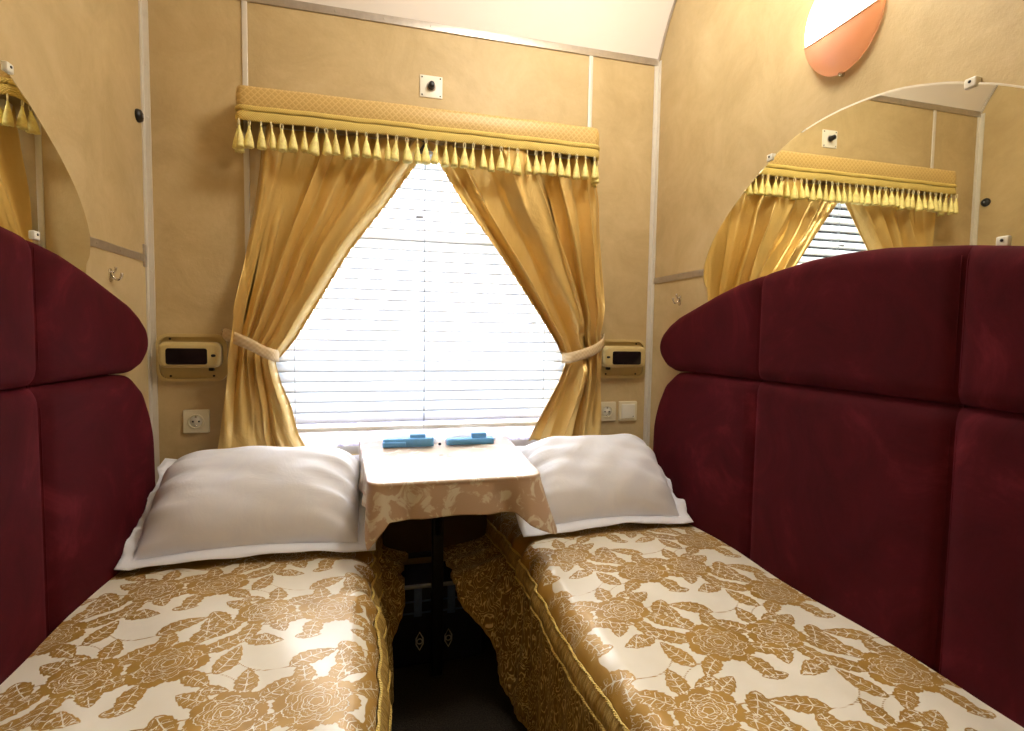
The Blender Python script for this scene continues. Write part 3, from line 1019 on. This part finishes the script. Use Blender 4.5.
for k in range(1, 4):
    a = PI/2*k/3
    rows.append([(p[0][0]+p[1][0]*.006*math.sin(a), p[0][1]+p[1][1]*.006*math.sin(a), zt-.006*(1-math.cos(a))) for p in PP])
nd = 22
for k in range(1, nd+1):
    t = k/nd; row = []
    for i, (p, q) in enumerate(PP):
        sL = cs[i]-cL; sR = cs[i]-cR
        gL = max(0, 1-abs(sL+.004)/.050)**1.15; gR = max(0, 1-abs(sR-.006)/.075)**1.15
        front = cs[40] < cs[i] < cs[40+13+60]
        drop = (.098+.004*math.sin(cs[i]*21)) if front else .10
        drop = drop+.086*gL+.068*gR
        fl = .004+.006*t
        w = .010*math.sin(cs[i]*30+.5)*t*t*(0.35 if front else .8)
        # corner cones: cloth folds out at the corner and back next to it
        cone = (.010*gL+.048*gR)*t
        back = -.020*t*(math.exp(-((abs(sL)-.10)/.035)**2)+math.exp(-((abs(sR)-.10)/.035)**2))
        o = fl+w+cone+back
        row.append((p[0]+q[0]*o, p[1]+q[1]*o, zt-.006-drop*t))
    rows.append(row)
tc_ = MB().grid(rows).build('tablecloth', M['cloth'], at=(.23, 1.75, TZ)); add_solid(tc_, .0016, 0)
tag(tc_, 'beige damask tablecloth draped over the small table below the window', 'tablecloth')

# ------------------------------------------------------------------ things on the table
TT = TZ+.006
def pack(x, y, w, tall, label):
    t = thing('toiletry_pack', label, 'toiletry pack', (x, y, TT), 'blue packs on the table')
    # white puffed film bag behind
    n, m = 28, 12; P = []
    for i in range(n):
        a = 2*PI*i/n
        P.append([(x+.012+w*.56*math.cos(a)*math.cos(b), y+.035+.040*math.sin(a)*math.cos(b), TT+max(0, .040*math.sin(b))+.001*math.sin(5*a)*math.cos(b)) for b in np.linspace(0, PI/2, m)])
    MB().grid(P, wrap_u=True).build('white_bag', M['film'], t)
    mb = MB().prism(rrect(x-w/2, x+w/2, y-.045, y-.008, .012), TT, TT+.022+.008*tall, lambda a, b, d: (a, b, d), .007)
    mb.build('blue_case', M['blue'], t)
    if tall: MB().box((x-w/2-.002, y-.050, TT), (x-.01, y-.02, TT+.020), .006).build('blue_roll', M['blue'], t)
    MB().box((x+.005, y-.036, TT+.020), (x+.060, y-.016, TT+.040+.003*tall), .004).build('blue_clasp', M['blue'], t)
    return t
pack(.120, 1.945, .180, 1, 'blue toiletry pack in a white bag on the table, left of the two')
pack(.345, 1.950, .178, 0, 'flatter blue toiletry pack in a white bag on the table, right of the two')
cap = MB().lathe([(.005, 0), (.0055, .004), (.005, .008), (.002, .009)], (.232, 1.915, TT), (0, 0, 1), 14).build('bottle_cap', M['black'], at=(.232, 1.915, TT))
tag(cap, 'tiny dark round cap on the table between the two blue packs', 'cap')

# ------------------------------------------------------------------ under the table
hc = thing('heater_cover', 'brown heater cover panel under the table below the window', 'heater cover', (.25, D, .32))
MB().box((.03, 2.0, .322), (.43, D-.001, .690), .006).build('panel', M['brown'], hc)
MB().box((.03, 1.985, .312), (.43, 2.0, .330), .002).build('edge_lip', M['post'], hc)
bg = thing('travel_bag', 'dark navy bag on the floor under the table with two diamond-shaped metal rings', 'bag', (.21, 1.9, 0))
MB().box((.050, 1.80, .003), (.375, 1.98, .298), .016).build('body', M['navy'], bg)
MB().box((.048, 1.792, .286), (.377, 1.802, .299), .003).build('top_binding', M['grey'], bg)
for x in (.146, .262):
    MB().box((x-.014, 1.7955, .185), (x+.014, 1.8005, .287), .002).build('strap', M['webbing'], bg)
for z in (.236, .195):
    MB().box((.060, 1.796, z), (.365, 1.8, z+.006), .001).build('piping', M['webbing'], bg)
for x in (.152, .252):
    mb = MB()
    dia = [(0, .032), (.012, .010), (.012, -.010), (0, -.032), (-.012, -.010), (-.012, .010)]
    mb.tube([(x+a, 1.794, .098+b) for a, b in dia], .0026, 6, closed=True)
    mb.tube([(x+.009*math.cos(t), 1.793, .098+.009*math.sin(t)) for t in np.linspace(0, 2*PI, 17)[:-1]], .0022, 6, closed=True)
    mb.build('metal_ring', M['ringmetal'], bg)

# ------------------------------------------------------------------ reading lamps, sockets, hooks and plates on the walls
def reading_lamp(x0, x1, flip, label):
    # x0..x1 tray; flip False: switch slot on the right
    z0, z1 = .985, 1.150
    X = (lambda a: x0+a) if not flip else (lambda a: x1-a)
    w = x1-x0
    t = thing('reading_lamp', label, 'reading lamp', ((x0+x1)/2, D, (z0+z1)/2), 'cream reading lamps')
    to3 = lambda a, b, d: (X(a), D-d, b)
    mb = MB()
    mb.ring(rrect(0, w, z0, z1, .034), rrect(.010, w-.010, z0+.010, z1-.010, .028), .0, .014, to3)
    mb.prism(rrect(.008, w-.008, z0+.008, z1-.008, .028), .0005, .003, to3)
    tray = flat_smooth(mb.build('tray', M['cream'], t))
    mb = MB().prism(rrect(.016, w-.014, 1.034, 1.122, .024, 6), .0035, .052, to3, .014, 5)
    head = mb.build('lamp_head', M['cream'], t)
    L = rrect(.034, w-.052, 1.046, 1.101, .008, 5)
    n = len(L); q = 6
    L = [(a if a > .06 else a+ (0.008 if (b > 1.09 or b < 1.056) else 0), b) for a, b in L]
    MB().prism(L, .050, .0535, to3).build('lens', M['lens'], head, smooth=False)
    MB().prism(rrect(w-.040, w-.026, 1.072, 1.081, .004), .050, .054, to3).build('switch', M['black'], head)
    mb = MB()
    for a, b in ((.040, z1-.018), (.040, z0+.018), (w-.045, z0+.018)):
        mb = MB(); screws_on(mb, [to3(a, b, .003)], (0, -1, 0), .004); mb.build('screw', M['black'], tray)
    MB().box(to3(w-.055, 1.022, .010), to3(w-.040, 1.034, .030), .003).build('pivot_catch', M['black'], head)
    return t
reading_lamp(-.722, -.502, False, 'cream reading lamp with dark lens on the wall left of the window')
reading_lamp(.905, 1.128, True, 'cream reading lamp with dark lens on the wall right of the window')

def socket(x, label, group=None, kind='socket', w=.082):
    z = .843
    t = thing('power_socket' if kind == 'socket' else 'blank_switch_plate', label, 'socket' if kind == 'socket' else 'switch', (x, D, z), group)
    to3 = lambda a, b, d: (x+a, D-d, z+b)
    h = w/2
    flat_smooth(MB().prism(rrect(-h, h, -h, h, .004), 0, .010, to3, .003).build('plate', M['ivory'], t))
    if kind == 'socket':
        mb = MB().ring([(.026*math.cos(a), .026*math.sin(a)) for a in np.linspace(0, 2*PI, 33)[:-1]], [(.021*math.cos(a), .021*math.sin(a)) for a in np.linspace(0, 2*PI, 33)[:-1]], .0095, .013, to3)
        mb.build('rim', M['ivory'], t)
        MB().lathe([(.0205, 0), (.0205, .0008)], to3(0, 0, .0098), (0, -1, 0), 24).build('recess', M['white'], t)
        for a, b in ((-.0095, 0), (.0095, 0)): MB().lathe([(.0032, 0), (.0032, .0006)], to3(a, b, .0107), (0, -1, 0), 12).build('pin_hole', M['black'], t)
        for b in (.013, -.020): MB().box(to3(-.003, b, .0107), to3(.003, b+.007, .0118)).build('earth_clip', M['chrome'], t)
    else:
        flat_smooth(MB().prism(rrect(-.031, .031, -.031, .031, .003), .0095, .0145, to3, .002).build('rocker', M['white'], t))
        MB().lathe([(.0022, 0), (.0022, .0006)], to3(.022, -.022, .0144), (0, -1, 0), 10).build('screw', M['black'], t)
    return t
socket(-.605, 'cream wall power socket below the left reading lamp', 'wall sockets')
socket(.958, 'cream wall power socket half hidden behind the right curtain', 'wall sockets')
socket(1.056, 'blank cream wall switch plate below the right reading lamp', None, 'blank', .084)

def coat_hook(wx, s, y, z, label):
    t = thing('coat_hook', label, 'hook', (wx, y, z), 'steel coat hooks')
    mb = MB().prism(rrect(y-.009, y+.009, z-.022, z+.018, .008), 0, .003, lambda a, b, d: (wx+s*d, a, b), .001)
    mb.build('back_plate', M['chrome'], t)
    mb = MB()
    mb.tube(spline([(wx+s*.003, y, z+.010), (wx+s*.008, y, z-.006), (wx+s*.016, y, z-.014), (wx+s*.026, y, z-.010), (wx+s*.030, y, z+.006)], 14), [.0036]*13+[.0046], 8)
    mb.build('prong', M['chrome'], t)
    MB().tube(spline([(wx+s*.003, y, z+.008), (wx+s*.008, y, z+.006), (wx+s*.013, y, z+.012), (wx+s*.015, y, z+.022)], 10), [.0034]*9+[.0042], 8).build('prong', M['chrome'], t)
    return t
coat_hook(XL, 1, 1.80, 1.322, 'steel coat hook on the left wall above the left backrest')
coat_hook(XR, -1, 1.85, 1.310, 'steel coat hook on the right wall above the right backrest')

kb = thing('control_plate', 'small square white plate with a black knob above the pelmet', 'control plate', (.208, D, 2.09))
to3 = lambda a, b, d: (.208+a, D-d, 2.09+b)
pl = flat_smooth(MB().prism(rrect(-.042, .042, -.040, .040, .003), 0, .004, to3, .001).build('plate', M['white'], kb))
for a in (-.034, .034):
    for b in (-.032, .032):
        mb = MB(); screws_on(mb, [to3(a, b, .004)], (0, -1, 0), .003); mb.build('screw', M['black'], pl)
MB().lathe([(.014, 0), (.013, .004), (.011, .016), (.0105, .026), (.007, .028)], to3(0, 0, .004), (0, -1, 0), 20).build('knob', M['black'], kb)
MB().lathe([(.018, 0), (.016, .002)], to3(0, 0, .004), (0, -1, 0), 20).build('collar', M['steel'], kb)

db = thing('door_bumper', 'small black round bumper on the left wall beside the corner strip', 'bumper', (XL, 2.018, 1.856))
MB().lathe([(.021, 0), (.021, .005), (.018, .012), (.008, .016)], (XL, 2.018, 1.856), (1, 0, 0), 20).build('body', M['black'], db)
MB().lathe([(.005, 0), (.003, .002)], (XL+.016, 2.018, 1.856), (1, 0, 0), 10).build('screw', M['grey'], db)

# ------------------------------------------------------------------ mirrors
def mirror(side):
    left = side == 'left'
    wx = XL if left else XR; s = 1 if left else -1
    yc = 1.127
    t = thing('wall_mirror', ('frameless arched mirror on the left wall above the left backrest' if left else 'frameless arched mirror on the right wall above the right backrest'),
              'mirror', (wx, yc, 1.35), 'arched mirrors')
    # upper arc (y offset from centre, z)
    up = [(.530, 1.338), (.547, 1.360), (.553, 1.395), (.543, 1.440), (.500, 1.508), (.432, 1.574), (.325, 1.650), (.275, 1.678), (.227, 1.703), (.145, 1.733), (.07, 1.746), (0, 1.750)]
    lowz = lambda y: max(arch(y)-.030, 1.335)
    half = spline([(a, b, 0) for a, b in up], 44)
    O = [(yc+p.x, p.y) for p in half]+[(yc-p.x*1.14, p.y) for p in half[::-1][1:]]
    lo = [(yc-.585+1.10*k/30) for k in range(31)]
    O += [(y, arch(max(y, .45))-.034) for y in lo]
    n = len(O)
    to3 = lambda a, b, d: (wx+s*d, a, b)
    g = MB()
    V = [Vector(p) for p in O]
    # back, edge, bevel and face
    cenv = Vector((yc, 1.52))
    def shrink(k): return [(v+(cenv-v).normalized()*k) for v in V]
    e = 0 if left else .005
    rows = [(V, .003+e), (V, .006+e), (shrink(.005), .0068+e)]
    g.grid([[to3(p.x, p.y, d) for p in vs] for vs, d in rows], wrap_v=True)
    b0 = len(g.v)-n
    g.f.append(tuple(b0+k for k in range(n))); g.f.append(tuple(range(n)))
    o = g.build('glass', M['mirror'], t, smooth=False)
    pts = [(1.365, 1.703), (1.434, 1.371)] if left else [(1.367, 1.702), (.82, 1.678), (.745, 1.356)]
    cd_ = .013 if left else .017
    if not left: t.rotation_euler = (0, -.004, .008)
    for (y, z) in pts:
        mb = MB().box((wx, y-.011, z-.009), (wx+s*cd_, y+.011, z+.011), .003)
        c = mb.build('clip', M['white'], t)
        MB().lathe([(.003, 0), (.003, .0012)], (wx+s*cd_, y, z+.003), (s, 0, 0), 8).build('screw', M['black'], c)
    return t
mirror('left'); mirror('right')

# ------------------------------------------------------------------ wall lamp
sc = thing('wall_lamp', 'lit copper and white dome wall lamp above the right mirror', 'wall lamp', (XR, 1.135, 1.97))
ly, lz = 1.138, 1.972
MB().lathe([(.092, 0), (.092, .005), (.088, .008), (.02, .008)], (XR, ly, lz), (-1, 0, 0), 40, 1.0, 1.1).build('base_plate', M['copper'], sc)
def dome(upper, ry, rz, H, name, mat):
    """half of an ellipsoid bowl, cut by a plane that drops away from the wall"""
    n, m = 64, 20; P = []
    for j in range(m+1):
        b = PI/2*j/m
        P.append([(XR-.0015-H*math.sin(b), ly+ry*math.cos(b)*math.cos(2*PI*i/n), lz+rz*math.cos(b)*math.sin(2*PI*i/n)) for i in range(n)])
    mb = MB().grid(P, wrap_v=True)
    bm = bmesh.new(); vv = [bm.verts.new(v) for v in mb.v]
    for q in mb.f: bm.faces.new([vv[k] for k in q])
    bmesh.ops.remove_doubles(bm, verts=bm.verts, dist=1e-5)
    no = Vector((-.066, 0, -.095)) if False else Vector((-.054, 0, .072)).normalized()
    bmesh.ops.bisect_plane(bm, geom=bm.verts[:]+bm.edges[:]+bm.faces[:], plane_co=(XR-.0015, ly, lz), plane_no=no, clear_inner=upper, clear_outer=not upper)
    bm.verts.index_update()
    mb = MB().add([v.co[:] for v in bm.verts], [[v.index for v in q.verts] for q in bm.faces]); bm.free()
    return mb.build(name, mat, sc)
o = dome(False, .109, .126, .072, 'copper_shade', M['copper']); add_solid(o, .003, 0)
dome(True, .107, .124, .070, 'diffuser', M['diffuser'])
# rim along the cut
th0 = math.atan2(.066, .095)
rimp = []
for t in np.linspace(0, PI, 48):
    # intersection of bowl and plane: z drop = k * depth
    k = .054/.072
    yy = math.cos(t); q = math.sin(t)
    dd = q/math.sqrt(1/.073**2+(k/.127)**2)
    rimp.append((XR-.0015-dd, ly+.110*yy, lz-k*dd))
MB().tube(rimp, .0022, 6).build('rim', M['copper'], sc)
MB().lathe([(.006, 0), (.006, .008), (.004, .012)], (XR, ly, lz-.131), (-1, 0, 0), 12).build('screw', M['chrome'], sc)
MB().lathe([(.004, 0), (.010, .004), (.016, .014), (.018, .022), (.014, .032), (.005, .038)], (XR-.012, ly, lz-.03), (-1, 0, 0), 20).build('bulb', M['bulb'], sc)

# ------------------------------------------------------------------ light
w = bpy.data.worlds.new('daylight'); scene.world = w; w.use_nodes = True
bgd = w.node_tree.nodes['Background']; bgd.inputs['Color'].default_value = (0.92, 0.96, 1.0, 1); bgd.inputs['Strength'].default_value = 19.0

def area(name, loc, size, size_y, energy, col, rot):
    l = bpy.data.lights.new(name, 'AREA'); l.shape = 'RECTANGLE'; l.size = size; l.size_y = size_y; l.energy = energy; l.color = col
    o = bpy.data.objects.new(name, l); COL.objects.link(o); o.location = loc; o.rotation_euler = rot
    return o
pl_ = bpy.data.lights.new('ceiling_light', 'POINT'); pl_.energy = 32; pl_.shadow_soft_size = .13; pl_.color = (1.0, .96, .87)
po_ = bpy.data.objects.new('ceiling_light', pl_); COL.objects.link(po_); po_.location = (.62, 1.15, 2.50)
pt = area('window_portal', (XM, D+.075, (WZ0+WZ1)/2), WX1-WX0, WZ1-WZ0, 1, (1, 1, 1), (-PI/2, 0, 0))
pt.data.cycles.is_portal = True

# ------------------------------------------------------------------ camera
f, yaw, pit, rol, H = 529.5, .2551, .0616, .0157, 1.1709
R_ = Vector((math.cos(yaw), -math.sin(yaw), 0)); Fw = Vector((math.sin(yaw)*math.cos(pit), math.cos(yaw)*math.cos(pit), -math.sin(pit)))
U_ = R_.cross(Fw)
R2 = R_*math.cos(rol)+U_*math.sin(rol); U2 = U_*math.cos(rol)-R_*math.sin(rol)
cd = bpy.data.cameras.new('camera'); cam = bpy.data.objects.new('camera', cd); COL.objects.link(cam)
mw = Matrix(((R2.x, U2.x, -Fw.x, 0), (R2.y, U2.y, -Fw.y, 0), (R2.z, U2.z, -Fw.z, H), (0, 0, 0, 1)))
cam.matrix_world = mw
cd.sensor_width = 36; cd.lens = f/1024*36; cd.clip_start = .02
scene.camera = cam

vs = scene.view_settings
scene.display_settings.display_device = 'sRGB'
vs.view_transform = 'Standard'; vs.look = 'None'; vs.exposure = 0.0; vs.gamma = 1.0; vs.use_curve_mapping = False
